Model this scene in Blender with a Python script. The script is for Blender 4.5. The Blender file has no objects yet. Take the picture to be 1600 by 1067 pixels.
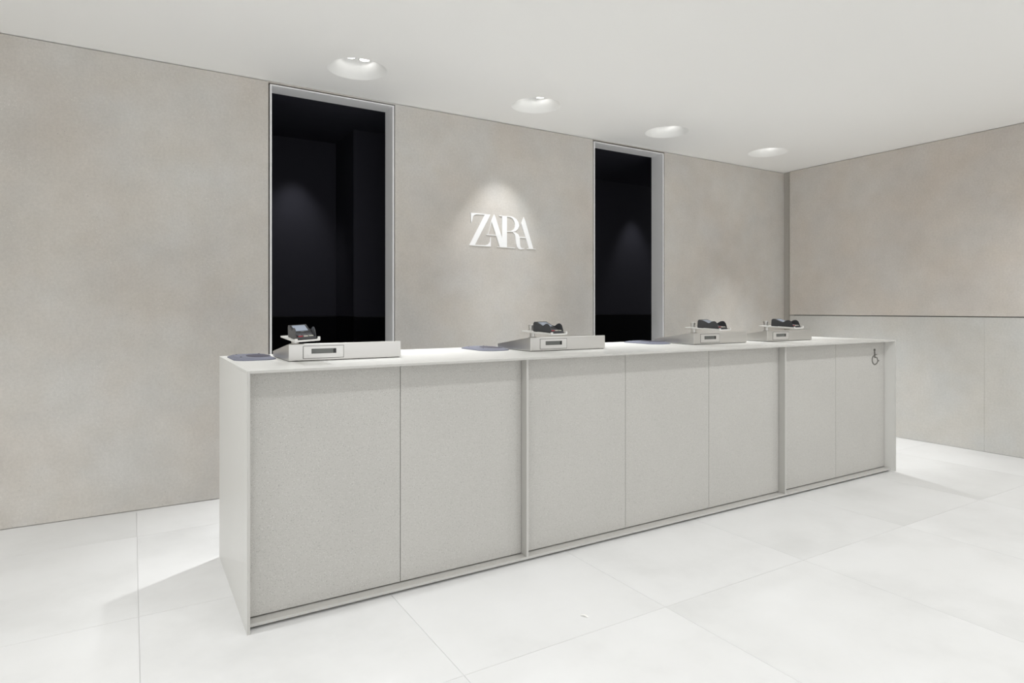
import bpy, bmesh, math, random
from mathutils import Vector, Matrix
random.seed(7)
scene = bpy.context.scene
COL = scene.collection

# ------------------------------------------------------------------ camera
cam_data = bpy.data.cameras.new('camera')
cam_data.sensor_width = 36.0
cam_data.lens = 977.4424 * 36.0 / 1600.0
cam_data.shift_y = -(533.5 - 482.822) / 1600.0
cam_data.clip_start = 0.05
cam = bpy.data.objects.new('camera', cam_data)
COL.objects.link(cam)
cam.location = (0, 0, 1.1729)
cam.rotation_euler = (math.pi / 2, 0, -0.5459)
scene.camera = cam

# ------------------------------------------------------------------ world, exposure
world = bpy.data.worlds.new('world')
scene.world = world
world.use_nodes = True
world.node_tree.nodes['Background'].inputs[0].default_value = (0.985, 0.995, 1.0, 1)
world.node_tree.nodes['Background'].inputs[1].default_value = 0.95   # even fill light, added through the unseen open front
vs = scene.view_settings
vs.view_transform = 'Standard'
vs.look = 'None'
vs.exposure = 0.46
vs.gamma = 1.0
vs.use_curve_mapping = False
scene.cycles.max_bounces = 11
scene.cycles.diffuse_bounces = 8
scene.cycles.glossy_bounces = 4
scene.cycles.use_denoising = True
scene.cycles.sample_clamp_indirect = 6.0

# light output of the lamps (watts)
P_RIGHT = 28.0      # unseen downlights at the right, raised to brighten that side
P_ROOM = 15.0       # unseen downlights over the shop floor in front of the counter
P_SIDE = 33.0       # added, unseen downlights that brighten the left end of the counter
P_COUNTER = 155.0    # the four downlights above the counter
P_LOGO = 23.0       # the lamp of the second one that is aimed at the sign
P_BACKROOM = 17.0
LAMP_GLOW = 5.5    # brightness of the lamp faces
LAMP_COLOR = (0.975, 0.99, 1.0)

# ------------------------------------------------------------------ dimensions (metres)
ZC = 2.6387                   # ceiling
YW = 4.2439                   # face of the back wall
XR = 5.9866                   # face of the right wall
XL, YN = -3.6, -3.2           # added left wall and open front, out of view
CX0, CX1 = 0.3535, 4.7033     # counter
CY0, CY1, CH = 2.4147, 3.2508, 0.95

# ------------------------------------------------------------------ mesh helpers
class MB:
    def __init__(self):
        self.bm = bmesh.new()
    def box(self, x0, x1, y0, y1, z0, z1):
        v = [self.bm.verts.new(p) for p in
             ((x0, y0, z0), (x1, y0, z0), (x1, y1, z0), (x0, y1, z0),
              (x0, y0, z1), (x1, y0, z1), (x1, y1, z1), (x0, y1, z1))]
        for f in ((0, 3, 2, 1), (4, 5, 6, 7), (0, 1, 5, 4), (1, 2, 6, 5), (2, 3, 7, 6), (3, 0, 4, 7)):
            self.bm.faces.new([v[i] for i in f])
        return self
    def prism(self, pts, a0, a1, axis):
        """extrude a 2-D outline: axis 'x' takes (y,z), 'y' takes (x,z), 'z' takes (x,y)"""
        def P(p, a):
            return {'x': (a, p[0], p[1]), 'y': (p[0], a, p[1]), 'z': (p[0], p[1], a)}[axis]
        A = [self.bm.verts.new(P(p, a0)) for p in pts]
        B = [self.bm.verts.new(P(p, a1)) for p in pts]
        n = len(pts)
        self.bm.faces.new(A)
        self.bm.faces.new(B[::-1])
        for i in range(n):
            self.bm.faces.new((A[i], B[i], B[(i + 1) % n], A[(i + 1) % n]))
        return self
    def lathe(self, prof, c=(0, 0, 0), n=32, smooth=True):
        rings = []
        for r, z in prof:
            if r < 1e-6:
                rings.append([self.bm.verts.new((c[0], c[1], c[2] + z))])
            else:
                rings.append([self.bm.verts.new((c[0] + r * math.cos(2 * math.pi * i / n),
                                                 c[1] + r * math.sin(2 * math.pi * i / n), c[2] + z)) for i in range(n)])
        for a, b in zip(rings, rings[1:]):
            for i in range(n):
                j = (i + 1) % n
                q = []
                for w in (a[i] if len(a) > 1 else a[0], a[j] if len(a) > 1 else a[0],
                          b[j] if len(b) > 1 else b[0], b[i] if len(b) > 1 else b[0]):
                    if w not in q:
                        q.append(w)
                if len(q) > 2:
                    f = self.bm.faces.new(q)
                    f.smooth = smooth
        return self
    def ribbon(self, pts, w, y0, y1, closed=False):
        """flat band of width w along a polyline in x-z, with thickness y0..y1"""
        n = len(pts)
        L, R = [], []
        for i, p in enumerate(pts):
            a = pts[max(i - 1, 0)]; b = pts[min(i + 1, n - 1)]
            d = Vector((b[0] - a[0], b[1] - a[1])).normalized()
            nx, nz = -d.y * w / 2, d.x * w / 2
            L.append((p[0] + nx, p[1] + nz)); R.append((p[0] - nx, p[1] - nz))
        for i in range(n - 1):
            self.prism([L[i], L[i + 1], R[i + 1], R[i]], y0, y1, 'y')
        return self
    def mesh(self, name):
        bmesh.ops.recalc_face_normals(self.bm, faces=self.bm.faces[:])
        me = bpy.data.meshes.new(name)
        self.bm.to_mesh(me)
        self.bm.free()
        return me

def link(name, me, mat=None, parent=None, loc=(0, 0, 0), bevel=0.0, seg=2):
    if mat is not None and not me.materials:
        me.materials.append(mat)
    o = bpy.data.objects.new(name, me)
    COL.objects.link(o)
    o.location = loc
    if parent is not None:
        o.parent = parent
    if bevel:
        m = o.modifiers.new('bevel', 'BEVEL')
        m.width = bevel
        m.segments = seg
        m.limit_method = 'ANGLE'
        m.angle_limit = math.radians(40)
    return o

def tag(o, label=None, cat=None, group=None, kind=None):
    if label: o['label'] = label
    if cat: o['category'] = cat
    if group: o['group'] = group
    if kind: o['kind'] = kind
    return o

def empty(name, loc):
    o = bpy.data.objects.new(name, None)
    o.empty_display_size = 0.1
    COL.objects.link(o)
    o.location = loc
    return o

def copy_tree(o, parent=None):
    c = o.copy()
    COL.objects.link(c)
    if parent is not None:
        c.parent = parent
    for ch in list(o.children):
        copy_tree(ch, c)
    return c

# ------------------------------------------------------------------ materials
def new_mat(name):
    m = bpy.data.materials.new(name)
    m.use_nodes = True
    nt = m.node_tree
    return m, nt, nt.nodes['Principled BSDF']

def plain(name, color, rough=0.5, metal=0.0, spec=0.5, coat=0.0):
    m, nt, b = new_mat(name)
    b.inputs['Base Color'].default_value = (*color, 1)
    b.inputs['Roughness'].default_value = rough
    b.inputs['Metallic'].default_value = metal
    b.inputs['Specular IOR Level'].default_value = spec
    b.inputs['Coat Weight'].default_value = coat
    # a little wear in the gloss
    n = nt.nodes.new('ShaderNodeTexNoise'); n.inputs['Scale'].default_value = 30
    r = nt.nodes.new('ShaderNodeMapRange')
    r.inputs[3].default_value = max(rough - 0.04, 0.02); r.inputs[4].default_value = min(rough + 0.04, 1)
    nt.links.new(n.outputs[0], r.inputs[0]); nt.links.new(r.outputs[0], b.inputs['Roughness'])
    return m

def ramp(nt, src, stops):
    r = nt.nodes.new('ShaderNodeValToRGB')
    e = r.color_ramp.elements
    while len(e) < len(stops): e.new(0.5)
    for k, (p, c) in enumerate(stops):
        e[k].position = p
        e[k].color = (*c, 1) if len(c) == 3 else c
    nt.links.new(src, r.inputs[0])
    return r.outputs[0]

def mix(nt, mode, fac, a, b):
    n = nt.nodes.new('ShaderNodeMix'); n.data_type = 'RGBA'; n.blend_type = mode
    for s, v in ((n.inputs[0], fac), (n.inputs[6], a), (n.inputs[7], b)):
        if hasattr(v, 'is_linked'): nt.links.new(v, s)
        elif isinstance(v, (int, float)): s.default_value = v
        else: s.default_value = (*v, 1)
    return n.outputs[2]

def noise(nt, vec, scale, detail=4, rough=0.55, w=None):
    n = nt.nodes.new('ShaderNodeTexNoise')
    n.inputs['Scale'].default_value = scale; n.inputs['Detail'].default_value = detail
    n.inputs['Roughness'].default_value = rough
    nt.links.new(vec, n.inputs['Vector'])
    return n.outputs[0]

def world_pos(nt):
    return nt.nodes.new('ShaderNodeNewGeometry').outputs['Position']

def bump(nt, b, h, strength, dist):
    n = nt.nodes.new('ShaderNodeBump')
    n.inputs['Strength'].default_value = strength; n.inputs['Distance'].default_value = dist
    nt.links.new(h, n.inputs['Height']); nt.links.new(n.outputs[0], b.inputs['Normal'])

def plaster(name, a, bcol, c, rough=0.75, pore=True):
    """trowelled micro-cement: broad cloudy patches, small pale scuffs, dark pinholes"""
    m, nt, b = new_mat(name)
    p = world_pos(nt)
    col = ramp(nt, noise(nt, p, 1.1, 5, 0.6), [(0.28, a), (0.5, bcol), (0.74, c)])
    warm = ramp(nt, noise(nt, p, 2.7, 3, 0.5), [(0.35, (1.018, 1.0, 0.975)), (0.65, (0.99, 1.0, 1.008))])
    col = mix(nt, 'MULTIPLY', 1.0, col, warm)
    fine = noise(nt, p, 70, 6, 0.7)
    col = mix(nt, 'MULTIPLY', 1.0, col, ramp(nt, fine, [(0.3, (0.93,) * 3), (0.72, (1.07,) * 3)]))
    col = mix(nt, 'MULTIPLY', 1.0, col, ramp(nt, noise(nt, p, 6.5, 4, 0.6), [(0.3, (0.965, 0.965, 0.96)), (0.7, (1.03, 1.03, 1.035))]))
    if pore:
        v = nt.nodes.new('ShaderNodeTexVoronoi'); v.inputs['Scale'].default_value = 38
        nt.links.new(p, v.inputs['Vector'])
        gate = ramp(nt, noise(nt, p, 3.1, 2), [(0.5, (0, 0, 0)), (0.62, (1, 1, 1))])
        spot = ramp(nt, v.outputs['Distance'], [(0.05, (1, 1, 1)), (0.11, (0, 0, 0))])
        col = mix(nt, 'MIX', mix(nt, 'MULTIPLY', 1.0, gate, spot), col, tuple(x * 0.72 for x in a))
        v2 = nt.nodes.new('ShaderNodeTexVoronoi'); v2.inputs['Scale'].default_value = 105
        nt.links.new(p, v2.inputs['Vector'])
        gate2 = ramp(nt, noise(nt, p, 4.2, 4), [(0.50, (0, 0, 0)), (0.66, (0.75, 0.75, 0.75))])
        spot2 = ramp(nt, v2.outputs['Distance'], [(0.10, (1, 1, 1)), (0.24, (0, 0, 0))])
        col = mix(nt, 'MIX', mix(nt, 'MULTIPLY', 1.0, gate2, spot2), col, tuple(min(x * 1.3, 0.9) for x in c))
    nt.links.new(col, b.inputs['Base Color'])
    b.inputs['Roughness'].default_value = rough
    b.inputs['Specular IOR Level'].default_value = 0.3
    bump(nt, b, fine, 0.12, 0.004)
    return m

def terrazzo(name, base, dark, light):
    """fine-grained quartz composite"""
    m, nt, b = new_mat(name)
    p = world_pos(nt)
    col = mix(nt, 'MULTIPLY', 1.0, base, ramp(nt, noise(nt, p, 2.3, 3), [(0.3, (0.975,) * 3), (0.7, (1.025,) * 3)]))
    for sc, lo, hi, cc, th in ((105, 0.12, 0.20, dark, 0.60), (150, 0.14, 0.26, light, 0.45), (230, 0.18, 0.32, dark, 0.45)):
        v = nt.nodes.new('ShaderNodeTexVoronoi'); v.inputs['Scale'].default_value = sc
        nt.links.new(p, v.inputs['Vector'])
        s = ramp(nt, v.outputs['Distance'], [(lo, (1, 1, 1)), (hi, (0, 0, 0))])
        sep = nt.nodes.new('ShaderNodeSeparateColor'); nt.links.new(v.outputs['Color'], sep.inputs[0])
        g = ramp(nt, sep.outputs[0], [(th, (0, 0, 0)), (th + 0.05, (0.75, 0.75, 0.75))])
        col = mix(nt, 'MIX', mix(nt, 'MULTIPLY', 1.0, s, g), col, cc)
    nt.links.new(col, b.inputs['Base Color'])
    b.inputs['Roughness'].default_value = 0.42
    b.inputs['Specular IOR Level'].default_value = 0.4
    return m

def tile_mat():
    m, nt, b = new_mat('pale_porcelain')
    p = world_pos(nt)
    oi = nt.nodes.new('ShaderNodeObjectInfo')
    off = nt.nodes.new('ShaderNodeVectorMath'); off.operation = 'MULTIPLY_ADD'
    cmb = nt.nodes.new('ShaderNodeCombineXYZ')
    for k in range(3): nt.links.new(oi.outputs['Random'], cmb.inputs[k])
    nt.links.new(cmb.outputs[0], off.inputs[0]); off.inputs[1].default_value = (37, 53, 71); nt.links.new(p, off.inputs[2])
    q = off.outputs[0]
    col = ramp(nt, noise(nt, q, 1.5, 5, 0.62), [(0.25, (0.650, 0.650, 0.643)), (0.5, (0.735, 0.735, 0.73)), (0.75, (0.775, 0.775, 0.773))])
    tone = ramp(nt, oi.outputs['Random'], [(0.0, (0.985, 0.985, 0.982)), (1.0, (1.012, 1.012, 1.012))])
    col = mix(nt, 'MULTIPLY', 1.0, col, tone)
    gritty = noise(nt, q, 40, 6, 0.75)
    gate = ramp(nt, noise(nt, q, 2.0, 3), [(0.5, (0, 0, 0)), (0.68, (1, 1, 1))])
    specks = ramp(nt, gritty, [(0.62, (0, 0, 0)), (0.72, (0.45, 0.45, 0.45))])
    col = mix(nt, 'MIX', mix(nt, 'MULTIPLY', 1.0, gate, specks), col, (0.70, 0.70, 0.68))
    nt.links.new(col, b.inputs['Base Color'])
    r = ramp(nt, noise(nt, q, 3, 4), [(0.3, (0.36,) * 3), (0.7, (0.5,) * 3)])
    nt.links.new(r, b.inputs['Roughness'])
    b.inputs['Specular IOR Level'].default_value = 0.4
    return m

def brushed(name, color, rough=0.33):
    m, nt, b = new_mat(name)
    tc = nt.nodes.new('ShaderNodeTexCoord')
    mp = nt.nodes.new('ShaderNodeMapping'); mp.inputs['Scale'].default_value = (2, 60, 260)
    nt.links.new(tc.outputs['Object'], mp.inputs[0])
    n = noise(nt, mp.outputs[0], 6, 4, 0.6)
    nt.links.new(ramp(nt, n, [(0.3, tuple(x * 0.95 for x in color)), (0.7, color)]), b.inputs['Base Color'])
    b.inputs['Metallic'].default_value = 1.0
    r = nt.nodes.new('ShaderNodeMapRange'); r.inputs[3].default_value = rough - 0.05; r.inputs[4].default_value = rough + 0.08
    nt.links.new(n, r.inputs[0]); nt.links.new(r.outputs[0], b.inputs['Roughness'])
    b.inputs['Anisotropic'].default_value = 0.5
    return m

def glow(name, color, strength):
    m = bpy.data.materials.new(name); m.use_nodes = True
    nt = m.node_tree; nt.nodes.clear()
    e = nt.nodes.new('ShaderNodeEmission'); e.inputs[0].default_value = (*color, 1); e.inputs[1].default_value = strength
    o = nt.nodes.new('ShaderNodeOutputMaterial'); nt.links.new(e.outputs[0], o.inputs[0])
    return m

M = {}
M['wall'] = plaster('grey_beige_plaster', (0.53, 0.497, 0.46), (0.587, 0.561, 0.526), (0.63, 0.616, 0.588))
M['wall_upper'] = plaster('warm_grey_plaster', (0.555, 0.507, 0.463), (0.60, 0.56, 0.518), (0.64, 0.611, 0.573))
M['wall_lower'] = plaster('smooth_grey_panel', (0.565, 0.555, 0.530), (0.585, 0.575, 0.55), (0.605, 0.597, 0.573), 0.55, pore=False)
M['wall_plain'] = plain('off_white_paint', (0.66, 0.65, 0.63), 0.8)
M['ceiling'] = plain('white_ceiling_paint', (0.90, 0.895, 0.88), 0.85, spec=0.2)
M['core'] = plain('dark_joint', (0.06, 0.056, 0.05), 0.9)
M['corner'] = plain('corner_reveal', (0.44, 0.42, 0.385), 0.7)
M['joint'] = plain('grey_joint', (0.2, 0.19, 0.175), 0.85)
M['tile'] = tile_mat()
M['grout'] = plain('grout', (0.72, 0.72, 0.71), 0.9)
M['frame'] = plain('satin_grey_frame', (0.84, 0.84, 0.845), 0.4)
M['solid'] = plain('solid_surface', (0.71, 0.705, 0.68), 0.38)
M['terrazzo'] = terrazzo('quartz_panel', (0.475, 0.463, 0.437), (0.24, 0.232, 0.215), (0.68, 0.67, 0.65))
M['plinth'] = plain('black_plinth', (0.02, 0.02, 0.02), 0.7)
M['steel'] = brushed('brushed_steel', (0.64, 0.628, 0.605))
M['bezel'] = brushed('display_bezel', (0.72, 0.71, 0.69), 0.42)
M['groove'] = plain('shadow_groove', (0.07, 0.068, 0.062), 0.7)
M['lcd'] = plain('lcd_glass', (0.115, 0.12, 0.112), 0.2)
M['lcd_dark'] = plain('lcd_dark_end', (0.01, 0.01, 0.01), 0.25)
M['tray'] = plain('white_powder_coat', (0.68, 0.67, 0.645), 0.45)
M['plastic'] = plain('charcoal_plastic', (0.045, 0.046, 0.05), 0.42)
M['plastic_dark'] = plain('black_plastic', (0.010, 0.010, 0.011), 0.5)
M['screen'] = plain('terminal_screen', (0.31, 0.35, 0.42), 0.2)
M['key_red'] = plain('red_key', (0.42, 0.05, 0.06), 0.5)
M['key_white'] = plain('pale_key', (0.62, 0.58, 0.50), 0.5)
M['key_green'] = plain('green_key', (0.50, 0.50, 0.42), 0.5)
M['key_grey'] = plain('grey_key', (0.16, 0.16, 0.17), 0.5)
M['pad'] = plain('blue_grey_plastic', (0.15, 0.158, 0.205), 0.5)
M['pad_dark'] = plain('dark_violet_rubber', (0.045, 0.042, 0.065), 0.6)
M['screw'] = plain('dark_screw', (0.05, 0.05, 0.06), 0.4, metal=0.8)
M['edge'] = plain('stone_edge', (0.50, 0.49, 0.465), 0.45)  # stone of fins and rail; on the added strips it darkens front edges
M['letter'] = plain('white_letter', (0.93, 0.93, 0.93), 0.35)
M['symbol'] = plain('grey_metal_symbol', (0.20, 0.195, 0.18), 0.4, metal=0.6)
M['black_upper'] = plain('black_wall_paint', (0.023, 0.0225, 0.031), 0.8, spec=0.2)
M['black_lower'] = plain('black_lower_panel', (0.002, 0.002, 0.003), 0.8, spec=0.08)
M['black_floor'] = plain('black_floor', (0.01, 0.01, 0.012), 0.6)
M['paper'] = plain('paper', (0.88, 0.87, 0.84), 0.7)
M['reflector'] = plain('white_reflector', (0.92, 0.92, 0.905), 0.6)
M['lamp_ring'] = plain('lamp_ring', (0.75, 0.75, 0.74), 0.25, metal=0.8)
M['lamp'] = glow('lamp_face', (1, 0.99, 0.97), LAMP_GLOW)

# ------------------------------------------------------------------ floor
floor = link('floor', MB().box(XL - 0.1, XR + 0.15, YN - 0.1, 4.40, -0.10, -0.004).mesh('floor'), M['grout'])
tag(floor, 'pale grout bed beneath the large off-white floor tiles', 'floor', kind='structure')
TX, TY, TX0, TY0, GAP = 0.8865, 0.985, 0.022, 2.776, 0.0013
tile_me = MB().box(GAP / 2, TX - GAP / 2, GAP / 2, TY - GAP / 2, -0.0045, 0.0).mesh('tile')
tile_me.materials.append(M['tile'])
i0 = math.floor((XL - TX0) / TX); i1 = math.ceil((XR + 0.03 - TX0) / TX)
j0 = math.floor((YN - TY0) / TY); j1 = math.ceil((4.40 - TY0) / TY)
for j in range(j0, j1):
    for i in range(i0, i1):
        x0, y0 = TX0 + i * TX, TY0 + j * TY
        cx0, cx1 = max(x0, XL), min(x0 + TX, XR + 0.03)
        cy0, cy1 = max(y0, YN), min(y0 + TY, 4.395)
        if cx1 - cx0 < 0.02 or cy1 - cy0 < 0.02:
            continue
        if cx1 - cx0 > TX - 1e-4 and cy1 - cy0 > TY - 1e-4:
            link('tile', tile_me, None, floor, (x0, y0, 0))
        else:   # a cut tile along a wall
            g = GAP / 2
            link('tile', MB().box(g, cx1 - cx0 - g, g, cy1 - cy0 - g, -0.0045, 0.0).mesh('tile'), M['tile'], floor, (cx0, cy0, 0))

# ------------------------------------------------------------------ downlights and the ceiling with their holes
LX = [-2.72, -1.42, -0.12, 1.18, 2.49, 3.79, 5.095]
SEEN = [(x, 3.765) for x in LX[3:]]
UNSEEN = [(x, y) for y in (1.12, -0.70) for x in LX] + [(x, 2.44) for x in LX[:3]]  # out-of-view fixtures for lighting; the left row is added to lift the floor
SPOTS = SEEN + UNSEEN
R_OPEN, HALF, NSEG = 0.178, 0.24, 48

def ceiling_mesh():
    bm = bmesh.new()
    xs = sorted({XL - 0.1, XR + 0.15, *[x + s * HALF for x in LX for s in (-1, 1)]})
    ys = sorted({YN - 0.1, 4.40, *[y + s * HALF for _, y in SPOTS for s in (-1, 1)]})
    cache = {}
    def V(x, y, z=ZC):
        k = (round(x, 5), round(y, 5), z)
        if k not in cache: cache[k] = bm.verts.new((x, y, z))
        return cache[k]
    for a, b in zip(xs, xs[1:]):
        for c, d in zip(ys, ys[1:]):
            mx, my = (a + b) / 2, (c + d) / 2
            hit = [s for s in SPOTS if abs(s[0] - mx) < 1e-3 and abs(s[1] - my) < 1e-3]
            if not hit:
                bm.faces.new((V(a, c), V(a, d), V(b, d), V(b, c)))
                continue
            outer, inner = [], []
            for k in range(NSEG):
                t = 2 * math.pi * k / NSEG
                ct, st = math.cos(t), math.sin(t)
                m = HALF / max(abs(ct), abs(st))
                outer.append(V(mx + m * ct, my + m * st))
                inner.append(V(mx + R_OPEN * ct, my + R_OPEN * st))
            for k in range(NSEG):
                l = (k + 1) % NSEG
                bm.faces.new((outer[k], inner[k], inner[l], outer[l]))
    # upper skin of the slab
    a, b, c, d = xs[0], xs[-1], ys[0], ys[-1]
    bm.faces.new([bm.verts.new(p) for p in ((a, c, ZC + 0.25), (b, c, ZC + 0.25), (b, d, ZC + 0.25), (a, d, ZC + 0.25))])
    me = bpy.data.meshes.new('ceiling')
    bm.to_mesh(me); bm.free()
    return me
ceil = link('ceiling', ceiling_mesh(), M['ceiling'])
tag(ceil, 'smooth white plaster ceiling with round recesses', 'ceiling', kind='structure')

refl_me = MB().lathe([(R_OPEN, 0.0), (0.174, 0.0015), (0.168, 0.0055), (0.158, 0.012), (0.145, 0.022), (0.131, 0.034),
                      (0.117, 0.049), (0.106, 0.068), (0.101, 0.094), (0.0, 0.094)], n=NSEG).mesh('reflector')
refl_me.materials.append(M['reflector'])
ring_me = MB().lathe([(0.030, 0.0), (0.034, -0.002), (0.037, 0.0), (0.037, 0.016), (0.030, 0.016), (0.030, 0.0)], n=24).mesh('ring')
ring_me.materials.append(M['lamp_ring'])
face_me = MB().lathe([(0.0, -0.004), (0.015, -0.003), (0.030, 0.0)], n=24).mesh('lamp')
face_me.materials.append(M['lamp'])

def downlight(x, y, label, group):
    r = empty('recessed_downlight', (x, y, ZC))
    tag(r, label, 'downlight', group)
    link('reflector', refl_me, None, r)
    for s in (-1, 1):
        lp = link('lamp', face_me, None, r, (s * 0.044 + 0.008, 0.022, 0.078))
        link('bezel_ring', ring_me, None, lp)
    return r

def spot(name, loc, target, watts, cone, blend, size=0.035):
    d = bpy.data.lights.new(name, 'SPOT')
    d.energy = watts; d.spot_size = math.radians(cone); d.spot_blend = blend
    d.shadow_soft_size = size; d.color = LAMP_COLOR
    o = bpy.data.objects.new(name, d)
    COL.objects.link(o)
    o.location = loc
    o.rotation_euler = (Vector(target) - Vector(loc)).to_track_quat('-Z', 'Y').to_euler()
    return o

labels = ['round recessed twin downlight nearest the left dark doorway, both lamps showing',
          'round recessed twin downlight above the white lettering sign',
          'round recessed ceiling downlight above the right-hand dark doorway',
          'round recessed ceiling downlight nearest the corner of the two walls']
for (x, y), lb in zip(SEEN, labels):
    downlight(x, y, lb, 'downlights along the back wall')
    spot('counter_lamp', (x, y, ZC + 0.03), (x, y - 0.42, 0), P_COUNTER, 66, 1.0)
spot('sign_lamp', (2.45, 3.80, ZC - 0.004), (2.45, 4.244, 1.20), P_LOGO, 57, 0.75, 0.02)
for x, y in UNSEEN:
    downlight(x, y, 'round recessed ceiling downlight over the open shop floor before the counter', 'downlights over the open shop floor')
    if y > 2:
        spot('room_lamp', (x, y, ZC + 0.03), (x, y - 0.2, 0), P_SIDE, 122, 0.7, 0.05)
    else:
        spot('room_lamp', (x, y, ZC + 0.03), (x, y, 0), P_ROOM if x < 3 else P_RIGHT, 140, 0.6, 0.05)

# ------------------------------------------------------------------ back wall with two door openings
D1 = (0.7575, 1.5958)   # outer faces of the two door frames
D2 = (3.4045, 4.2315)
DTOP = 2.6205
TH = 0.030
wall_back = tag(empty('wall_back', (0, YW, 0)), 'grey-beige plastered back wall behind the counter', 'wall', kind='structure')
def wall_piece(name, x0, x1, z0, z1, mat=None, y0=0.0, y1=TH, bevel=0.0012):
    return link(name, MB().box(x0, x1, y0, y1, z0, z1).mesh(name), mat or M['wall'], wall_back, bevel=bevel)
wall_piece('wall_panel', XL, D1[0] - 0.0085, 0.003, ZC - 0.004)
wall_piece('wall_panel', D1[1] + 0.0065, D2[0] - 0.0100, 0.003, ZC - 0.004)
wall_piece('wall_panel', D2[1] + 0.0095, XR + TH, 0.003, ZC - 0.004)
wall_piece('header_strip', D1[0] - 0.0085, D1[1] + 0.0065, DTOP + 0.0085, ZC - 0.002, bevel=0)
wall_piece('header_strip', D2[0] - 0.0100, D2[1] + 0.0095, DTOP + 0.012, ZC - 0.002, bevel=0)
core = MB()
for a, b in ((XL - 0.1, D1[0]), (D1[1], D2[0]), (D2[1], XR + 0.15)):
    core.box(a, b, TH, 0.151, 0.0, ZC + 0.25)
for a, b in (D1, D2):
    core.box(a, b, TH, 0.151, DTOP, ZC + 0.25)
link('wall_core', core.mesh('wall_core'), M['core'], wall_back)

def door(n, x0, x1, label):
    t = tag(empty('door_%d' % n, ((x0 + x1) / 2, YW, 0)), label, 'doorway', kind='structure')
    h = (x1 - x0) / 2; w = 0.0122
    for s in (-1, 1):
        a, b = sorted((s * h, s * (h - w)))
        link('jamb', MB().box(a, b, -0.001, 0.150, 0.001, DTOP).mesh('jamb'), M['frame'], t, bevel=0.0012)
    link('head', MB().box(-h + w, h - w, -0.001, 0.150, DTOP - 0.0085, DTOP).mesh('head'), M['frame'], t, bevel=0.001)
    return t
door(1, *D1, 'dark doorway with thin grey metal frame left of the sign')
door(2, *D2, 'dark doorway with thin grey metal frame right of the sign')

# the unlit room behind the doorways
BR0, BR1, BY0, BY1, BZ = -0.6, 7.4, YW + 0.151, 5.505, 2.625
SEAM = 1.1082
wb = tag(empty('wall_backroom', (0, BY1, 0)), 'black walls of the unlit room seen through the doorways', 'wall', kind='structure')
def br(name, x0, x1, y0, y1, z0, z1, mat):
    return link(name, MB().box(x0, x1, y0 - BY1, y1 - BY1, z0, z1).mesh(name), mat, wb)
PX0, PX1, PY = 1.532, 3.15, 4.990
for z0, z1, mt, nm, inset in ((0.0, SEAM - 0.004, M['black_lower'], 'lower_panel', 0.0), (SEAM + 0.004, BZ, M['black_upper'], 'upper_panel', 0.0)):
    br(nm, BR0, PX0, BY1, BY1 + 0.05, z0, z1, mt)
    br(nm, PX1, BR1, BY1, BY1 + 0.05, z0, z1, mt)
    br('pier_' + nm, PX0, PX1, PY, BY1 + 0.05, z0, z1, mt)
    br('side_' + nm, BR0 - 0.05, BR0, BY0, BY1, z0, z1, mt)
    br('side_' + nm, BR1, BR1 + 0.05, BY0, BY1, z0, z1, mt)
br('seam_backing', BR0, PX0 + 0.03, BY1 + 0.02, BY1 + 0.05, SEAM - 0.004, SEAM + 0.004, M['plinth'])
br('seam_backing', PX1 - 0.03, BR1, BY1 + 0.02, BY1 + 0.05, SEAM - 0.004, SEAM + 0.004, M['plinth'])
br('seam_backing', PX0 + 0.02, PX1 - 0.02, PY + 0.02, BY1 + 0.05, SEAM - 0.004, SEAM + 0.004, M['plinth'])
tag(link('ceiling_backroom', MB().box(BR0 - 0.05, BR1 + 0.05, BY0, BY1 + 0.05, BZ, BZ + 0.05).mesh('ceiling_backroom'), M['black_upper']),
    'black ceiling of the unlit back room', 'ceiling', kind='structure')
tag(link('floor_backroom', MB().box(BR0 - 0.05, BR1 + 0.05, BY0 + 0.0006, BY1 + 0.05, -0.05, 0.0).mesh('floor_backroom'), M['black_floor']),
    'black floor of the unlit back room', 'floor', kind='structure')
spot('backroom_lamp', (1.17, 5.20, BZ - 0.03), (1.17, 5.50, 1.35), P_BACKROOM, 58, 0.9, 0.03)
spot('backroom_lamp', (4.98, 5.20, BZ - 0.03), (4.98, 5.50, 1.35), P_BACKROOM, 50, 0.9, 0.03)

# ------------------------------------------------------------------ right wall: clad panels with a reveal at the corner
YR = 4.1577
wr = tag(empty('wall_right', (XR, 0, 0)), 'right wall clad with warm grey panels above and smooth grey panels below', 'wall', kind='structure')
def rp(name, y0, y1, z0, z1, mat, x0=0.0, x1=TH, bevel=0.0012):
    return link(name, MB().box(x0, x1, y0, y1, z0, z1).mesh(name), mat, wr, bevel=bevel)
rp('cladding_panel', YN, YR, SEAM + 0.004, ZC - 0.004, M['wall_upper'])
YJ = 2.3785
rp('cladding_panel', YJ + 0.0006, YR, 0.002, SEAM - 0.004, M['wall_lower'], bevel=0)
rp('cladding_panel', YN, YJ - 0.0006, 0.002, SEAM - 0.004, M['wall_lower'], bevel=0)
rp('wall_core', YN - 0.1, YR - 0.03, 0.0, ZC + 0.25, M['joint'], TH, 0.15, 0)
rp('corner_reveal', YR - 0.03, YW + TH, 0.0, ZC - 0.002, M['corner'], TH, 0.15, 0)

# added wall, unseen, left of the view; holds back light from that side
tag(link('wall_left', MB().box(XL - 0.1, XL, YN, YW, 0.0, ZC).mesh('wall_left'), M['wall_plain']),
    'plain off-white side wall left of the view', 'wall', kind='structure')

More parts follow.
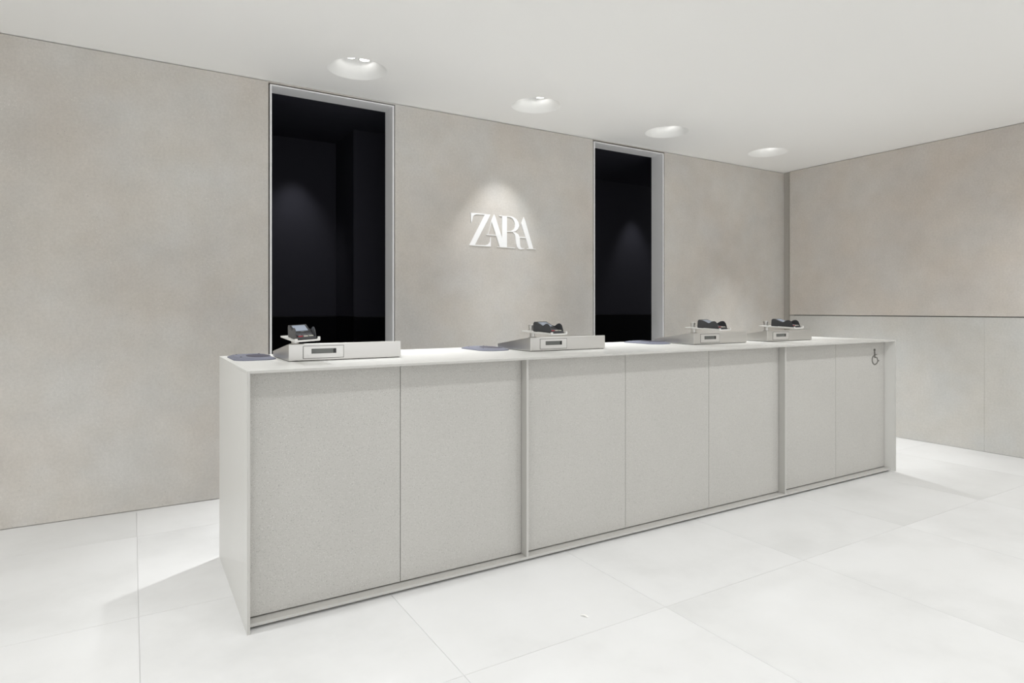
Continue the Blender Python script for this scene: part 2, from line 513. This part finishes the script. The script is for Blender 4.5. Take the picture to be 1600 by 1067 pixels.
# ------------------------------------------------------------------ the counter
counter = empty('service_counter', (CX0, CY0, 0))
tag(counter, 'long pale grey stone-clad service counter with white waterfall top', 'counter')
LEN, DEP, T = CX1 - CX0, CY1 - CY0, 0.0100
REC, SET = 0.075, 0.030      # panels sit 75 mm back, fins and bottom rail 30 mm back
def cp(name, x0, x1, y0, y1, z0, z1, mat, bevel=0.0008):
    return link(name, MB().box(x0, x1, y0, y1, z0, z1).mesh(name), mat, counter, bevel=bevel)
cp('worktop', 0, LEN, 0.0015, DEP, CH - T, CH, M['solid'])
cp('end_panel', 0, T, 0.0015, DEP, 0.0, CH - T, M['solid'])
cp('end_panel', LEN - T, LEN, 0.0015, DEP, 0.006, CH - T, M['solid'])
cp('edge_strip', 0, LEN, 0, 0.0015, CH - T, CH - 0.0004, M['edge'], 0)  # added strips; darker colour puts shade into the front edges
cp('edge_strip', 0, T, 0, 0.0015, 0.0, CH - T, M['edge'], 0)
cp('edge_strip', LEN - T, LEN, 0, 0.0015, 0.006, CH - T, M['edge'], 0)
cp('bottom_rail', T, LEN - T, SET, REC + 0.03, 0.0115, 0.0225, M['edge'])
cp('plinth', T, LEN - T, SET + 0.035, DEP - 0.05, 0.0, 0.0115, M['plinth'], 0)
F1, F2 = (1.5640, 1.5755), (3.4735, 3.4855)
for a, b in (F1, F2):
    cp('divider_fin', a - CX0, b - CX0, SET, REC + 0.03, 0.0225, CH - T, M['edge'])
cp('carcass', T, LEN - T, REC + 0.03, DEP - 0.02, 0.0115, CH - T, M['plinth'], 0)
edges = [(CX0 + T, 0.9635), (0.9635, F1[0]), (F1[1], 2.2068), (2.2068, 2.8381), (2.8381, F2[0]), (F2[1], 4.0849), (4.0849, CX1 - T)]
for a, b in edges:
    cp('front_panel', a - CX0 + 0.0012, b - CX0 - 0.0012, REC, REC + 0.02, 0.0285, CH - T - 0.001, M['terrazzo'], 0.0005)

# accessibility symbol on the last panel
sym = tag(empty('wheelchair_symbol', (4.575, CY0 + REC, 0.774)), 'small grey wheelchair symbol on the rightmost counter panel', 'symbol')
y0, y1 = -0.0025, 0.0
ox = -0.045
def S(pts): return [(p[0] + ox, p[1]) for p in pts]
hd = MB(); hd.prism(S([(0.030 + 0.0105 * math.cos(t * math.pi / 8), 0.1045 + 0.0095 * math.sin(t * math.pi / 8)) for t in range(16)]), y0, y1, 'y')
link('head', hd.mesh('head'), M['symbol'], sym)
tr = MB()
tr.ribbon(S([(0.029, 0.094), (0.031, 0.070), (0.033, 0.050)]), 0.013, y0, y1)
tr.ribbon(S([(0.031, 0.072), (0.060, 0.070)]), 0.006, y0, y1)
tr.ribbon(S([(0.030, 0.051), (0.058, 0.051), (0.064, 0.044), (0.074, 0.022), (0.088, 0.027)]), 0.0075, y0, y1)
link('figure', tr.mesh('figure'), M['symbol'], sym)
arc = [(0.036 + 0.037 * math.cos(math.radians(a)), 0.034 + 0.033 * math.sin(math.radians(a))) for a in range(112, 352, 12)]
link('wheel', MB().ribbon(S(arc), 0.0085, y0, y1).mesh('wheel'), M['symbol'], sym)

# ------------------------------------------------------------------ steel wedge units with customer displays
def wedge_unit(x0, label, roll):
    r = empty('display_unit', (x0, 2.74, CH))
    tag(r, label, 'display unit', 'steel display units on the counter')
    link('base', MB().box(0.006, 0.494, 0.006, 0.335, 0.0, 0.003).mesh('base'), M['groove'], r)  # dark colour stands in for the shadow gap under the housing
    h = MB().prism([(0, 0.0025), (0, 0.0745), (0.004, 0.0755), (0.345, 0.0275), (0.345, 0.0025)], 0.0, 0.5, 'x')
    link('housing', h.mesh('housing'), M['steel'], r, bevel=0.0025)
    g = link('display_groove', MB().box(0.0590, 0.2340, -0.0006, 0.002, 0.0105, 0.0655).mesh('groove'), M['groove'], r)  # raised dark plate; its colour stands in for the groove's shade
    bz = link('display_bezel', MB().box(0.0610, 0.2320, -0.0016, 0.002, 0.0125, 0.0635).mesh('bezel'), M['bezel'], r, bevel=0.0006)
    link('screen_rim', MB().box(0.0940, 0.2005, -0.0019, -0.001, 0.0315, 0.0525).mesh('rim'), M['groove'], bz)
    link('screen', MB().box(0.0955, 0.1990, -0.0023, -0.001, 0.0330, 0.0510).mesh('screen'), M['lcd'], bz)
    link('screen_end', MB().box(0.1870, 0.1990, -0.0026, -0.001, 0.0330, 0.0510).mesh('screen_end'), M['lcd_dark'], bz)
    # swivel post and the tray that carries the card terminal out over the front
    prof = [(0.0, 0.066), (0.022, 0.066), (0.022, 0.0745), (0.0155, 0.076)]
    for k in range(4):
        z = 0.0765 + k * 0.006
        prof += [(0.0155, z), (0.0155, z + 0.0035), (0.0135, z + 0.004), (0.0135, z + 0.0055)]
    prof += [(0.0135, 0.101), (0.0, 0.101)]
    link('swivel_post', MB().lathe(prof, (0.033, 0.032, 0), 24, False).mesh('post'), M['steel'], r)
    # tray frame: origin at its front edge, centre
    t = link('tray', MB().box(-0.049, 0.049, 0.0, 0.268, 0.0, 0.0065).mesh('tray'), M['tray'], r, (0.027, -0.217, 0.0950), bevel=0.001)
    t.rotation_euler = (math.radians(2.1), roll, 0)
    lips = MB()
    lips.box(-0.049, -0.0455, 0.0, 0.12, 0.006, 0.0095)
    link('lip', lips.mesh('lip'), M['tray'], t)
    link('clip', MB().box(-0.049, -0.037, -0.002, 0.004, 0.002, 0.0135).mesh('clip'), M['tray'], t, bevel=0.0012)
    link('clip', MB().box(0.041, 0.050, -0.002, 0.008, 0.002, 0.0165).mesh('clip'), M['tray'], t, bevel=0.0012)
    kp = [(0.0, 0.0065), (0.016, 0.0065), (0.016, 0.012), (0.013, 0.0125), (0.013, 0.019), (0.016, 0.0195), (0.016, 0.034), (0.0145, 0.0365), (0.0, 0.0365)]
    link('tilt_knob', MB().lathe(kp, (-0.004, 0.245, 0), 24, False).mesh('knob'), M['steel'], t)
    return r, t

UX = [0.5637, 1.7780, 2.9880, 3.7000]
ULAB = ['brushed steel wedge display unit before the left doorway, leftmost of four',
        'brushed steel wedge display unit below the white lettering sign',
        'brushed steel wedge display unit just right of the right-hand doorway',
        'brushed steel wedge display unit nearest the right wall']
TLAB = ['black card terminal with blue-lit screen showing its front, leftmost of four',
        'black card terminal on the steel unit below the lettering sign',
        'black card terminal third from the left, right of the right-hand doorway',
        'black card terminal on the steel unit nearest the right wall']

# card terminal, local frame: x across, y from front (0) to rear, z up from the tray
def terminal_parts(r):
    w = 0.036
    side = [(0.000, 0.000), (0.000, 0.010), (0.050, 0.0165), (0.058, 0.0220), (0.150, 0.0505), (0.158, 0.0500), (0.166, 0.042), (0.168, 0.004), (0.165, 0.0)]
    body = link('body', MB().prism(side, -w, w, 'x').mesh('body'), M['plastic'], r, bevel=0.0022)
    sl = math.atan2(0.0505 - 0.0220, 0.150 - 0.058)
    def on_slope(o, s):
        o.location = (0, 0.058 + s * math.cos(sl), 0.0220 + s * math.sin(sl)); o.rotation_euler = (sl, 0, 0)
    f = link('screen_surround', MB().box(-0.033, 0.033, 0.004, 0.094, -0.001, 0.0010).mesh('surround'), M['plastic_dark'], r, bevel=0.0004)
    on_slope(f, 0.0)
    sc = link('screen', MB().box(-0.026, 0.026, 0.022, 0.084, 0.0, 0.0017).mesh('screen'), M['screen'], r)
    on_slope(sc, 0.0)
    b = link('front_button', MB().box(-0.006, 0.006, 0.008, 0.014, 0.0, 0.0022).mesh('button'), M['key_grey'], r)
    on_slope(b, 0.0)
    dk = link('key_deck', MB().prism([(0.004, 0.0105), (0.048, 0.0162), (0.048, 0.0172), (0.004, 0.0116)], -0.033, 0.033, 'x').mesh('deck'), M['plastic_dark'], r)
    ka = math.atan2(0.0056, 0.044)
    for row in range(4):
        for c in range(3):
            y = 0.0065 + row * 0.0105
            z = 0.0113 + y * math.tan(ka)
            mt = M['key_grey'] if row else (M['key_red'], M['key_white'], M['key_green'])[c]
            x = (c - 1) * 0.0205
            hh = 0.0022 if row else 0.0034
            link('key', MB().box(x - 0.0082, x + 0.0082, y, y + 0.0075, z - 0.001, z + hh).mesh('key'), mt, dk)
    wing = [(0.000, 0.001), (0.006, 0.020), (0.014, 0.036), (0.022, 0.0435), (0.034, 0.0470), (0.048, 0.0455), (0.060, 0.0405),
            (0.070, 0.0345), (0.082, 0.0315), (0.098, 0.0345), (0.098, 0.001)]
    for s in (-1, 1):
        a, c = sorted((s * w, s * (w + 0.0028)))
        link('side_shield', MB().prism(wing, a, c, 'x').mesh('shield'), M['plastic'], r, bevel=0.0008)
    link('foot_plate', MB().box(-0.040, 0.040, -0.004, 0.016, 0.0, 0.0035).mesh('foot_plate'), M['plastic_dark'], r, bevel=0.0008)
    link('cable_plug', MB().box(-0.012, 0.0, 0.166, 0.182, 0.006, 0.014).mesh('plug'), M['plastic_dark'], r)

first = None
for k, x0 in enumerate(UX):
    roll = math.radians((-3.0, -0.6, -0.4, -0.8)[k])
    u, t = wedge_unit(x0, ULAB[k], roll)
    bpy.context.view_layer.update()
    if first is None:
        tr_ = empty('card_terminal', (0, 0, 0)); terminal_parts(tr_); first = tr_
    else:
        tr_ = copy_tree(first)
    tag(tr_, TLAB[k], 'card terminal', 'card terminals on the steel units')
    mw = Matrix.Translation((x0, 2.74, CH)) @ Matrix.LocRotScale(Vector((0.027, -0.217, 0.0950)), t.rotation_euler, None)
    mw = mw @ Matrix.Translation((0.0, 0.014, 0.0066))
    tr_.matrix_world = mw

# ------------------------------------------------------------------ blue-grey counter pads
def pad(x, y, label):
    r = tag(empty('counter_pad', (x, y, CH)), label, 'pad', 'blue-grey pads on the counter')
    out = []
    hw, hd, cr = 0.088, 0.165, 0.07
    for (sx, sy, a0) in ((1, 1, 0), (-1, 1, 90), (-1, -1, 180), (1, -1, 270)):
        for k in range(7):
            a = math.radians(a0 + k * 15)
            out.append((sx * (hw - cr) + cr * math.cos(a), sy * (hd - cr) + cr * math.sin(a)))
    bm = bmesh.new()
    prev = None
    rings = []
    for sc_, z in ((1.0, 0.0), (1.0, 0.004), (0.80, 0.0115), (0.76, 0.012)):
        rings.append([bm.verts.new((p[0] * sc_, p[1] * sc_, z)) for p in out])
    n = len(out)
    bm.faces.new(rings[0][::-1]); bm.faces.new(rings[-1])
    for A, B in zip(rings, rings[1:]):
        for i in range(n):
            bm.faces.new((A[i], A[(i + 1) % n], B[(i + 1) % n], B[i]))
    me = bpy.data.meshes.new('plate'); bm.to_mesh(me); bm.free()
    link('plate', me, M['pad'], r)
    ov = [(0.026 + 0.050 * math.cos(t * math.pi / 12), -0.025 + 0.098 * math.sin(t * math.pi / 12)) for t in range(24)]
    link('oval_insert', MB().prism(ov, 0.0085, 0.0128, 'z').mesh('insert'), M['pad_dark'], r)  # raised dark oval; its colour stands in for a recess
    for sx, sy in ((-0.055, -0.085), (-0.05, 0.095), (0.05, 0.105)):
        link('screw', MB().lathe([(0.0, 0.0135), (0.004, 0.0135), (0.005, 0.012), (0.005, 0.007)], (sx, sy, 0), 12).mesh('screw'), M['screw'], r)
    return r
pad(0.463, 3.045, 'flat blue-grey plastic pad at the left end of the counter')
pad(1.672, 3.045, 'flat blue-grey plastic pad beside the unit below the lettering sign')
pad(2.884, 3.045, 'flat blue-grey plastic pad before the right-hand doorway')

# ------------------------------------------------------------------ raised letters on the back wall
LET = {
'Z': [[(-0.167,0.127),(-0.121,0.127),(-0.258,-0.118),(-0.307,-0.122)],
      [(-0.292,0.127),(-0.121,0.127),(-0.167,0.121),(-0.242,0.119),(-0.262,0.112),(-0.274,0.098),(-0.284,0.053),(-0.288,0.053)],
      [(-0.307,-0.122),(-0.258,-0.116),(-0.167,-0.114),(-0.141,-0.106),(-0.125,-0.085),(-0.120,-0.048),(-0.116,-0.048),(-0.118,-0.122)]],
'A': [[(-0.088,0.132),(-0.073,0.102),(-0.011,-0.065),(-0.011,-0.122),(-0.036,-0.122),(-0.113,0.080)],
      [(-0.113,0.080),(-0.1112,0.072),(-0.1402,-0.032),(-0.142,-0.032)],
      [(-0.155,-0.029),(-0.069,-0.029),(-0.069,-0.034),(-0.155,-0.034)],
      [(-0.061,-0.119),(-0.020,-0.119),(-0.020,-0.123),(-0.061,-0.123)]],
'R': [[(-0.016,0.126),(0.028,0.126),(0.028,-0.122),(-0.016,-0.122)],
      [(-0.043,0.126),(0.076,0.126),(0.076,0.121),(-0.043,0.121)],
      [(0.058,0.126),(0.086,0.123),(0.115,0.109),(0.135,0.085),(0.142,0.058),(0.132,0.033),(0.109,0.013),(0.079,0.005),(0.028,0.003),
       (0.028,0.008),(0.067,0.011),(0.093,0.026),(0.102,0.045),(0.103,0.069),(0.095,0.092),(0.079,0.112),(0.058,0.120)],
      [(0.086,0.006),(0.109,0.003),(0.135,-0.012),(0.147,-0.036),(0.151,-0.095),(0.158,-0.115),(0.172,-0.121),(0.191,-0.118),
       (0.190,-0.123),(0.163,-0.130),(0.139,-0.128),(0.121,-0.109),(0.112,-0.081),(0.107,-0.034),(0.100,-0.013),(0.086,0.001)],
      [(-0.020,-0.119),(0.102,-0.119),(0.102,-0.123),(-0.020,-0.123)]],
'A2': [[(0.185,0.132),(0.199,0.100),(0.276,-0.122),(0.236,-0.122),(0.161,0.080)],
       [(0.145,-0.030),(0.206,-0.030),(0.206,-0.037),(0.145,-0.037)],
       [(0.217,-0.119),(0.300,-0.119),(0.300,-0.123),(0.217,-0.123)]],
}
sign = tag(empty('letter_sign', (2.5, YW, 1.78)), 'white raised serif letters reading ZARA on the back wall', 'sign')
for q, polys in enumerate(LET.values()):
    mb = MB()
    for i, pl in enumerate(polys):
        mb.prism(pl, -0.006 - q * 0.0004 + i * 0.0003, 0.0, 'y')
    link('letter', mb.mesh('letter'), M['letter'], sign)

# ------------------------------------------------------------------ scrap of paper on the floor
scrap = MB()
pts = [(-0.016, 0.0), (-0.010, 0.0035), (0.0, 0.005), (0.009, 0.0035), (0.016, 0.0004)]
scrap.prism([(a, b + 0.0006) for a, b in pts] + [(a, b) for a, b in pts[::-1]], -0.004, 0.004, 'y')
so = tag(link('paper_scrap', scrap.mesh('paper_scrap'), M['paper'], None, (1.476, 1.897, 0.0)),
         'tiny curled white paper scrap lying on the tiled floor', 'scrap')
so.rotation_euler = (0, 0, math.radians(-62))
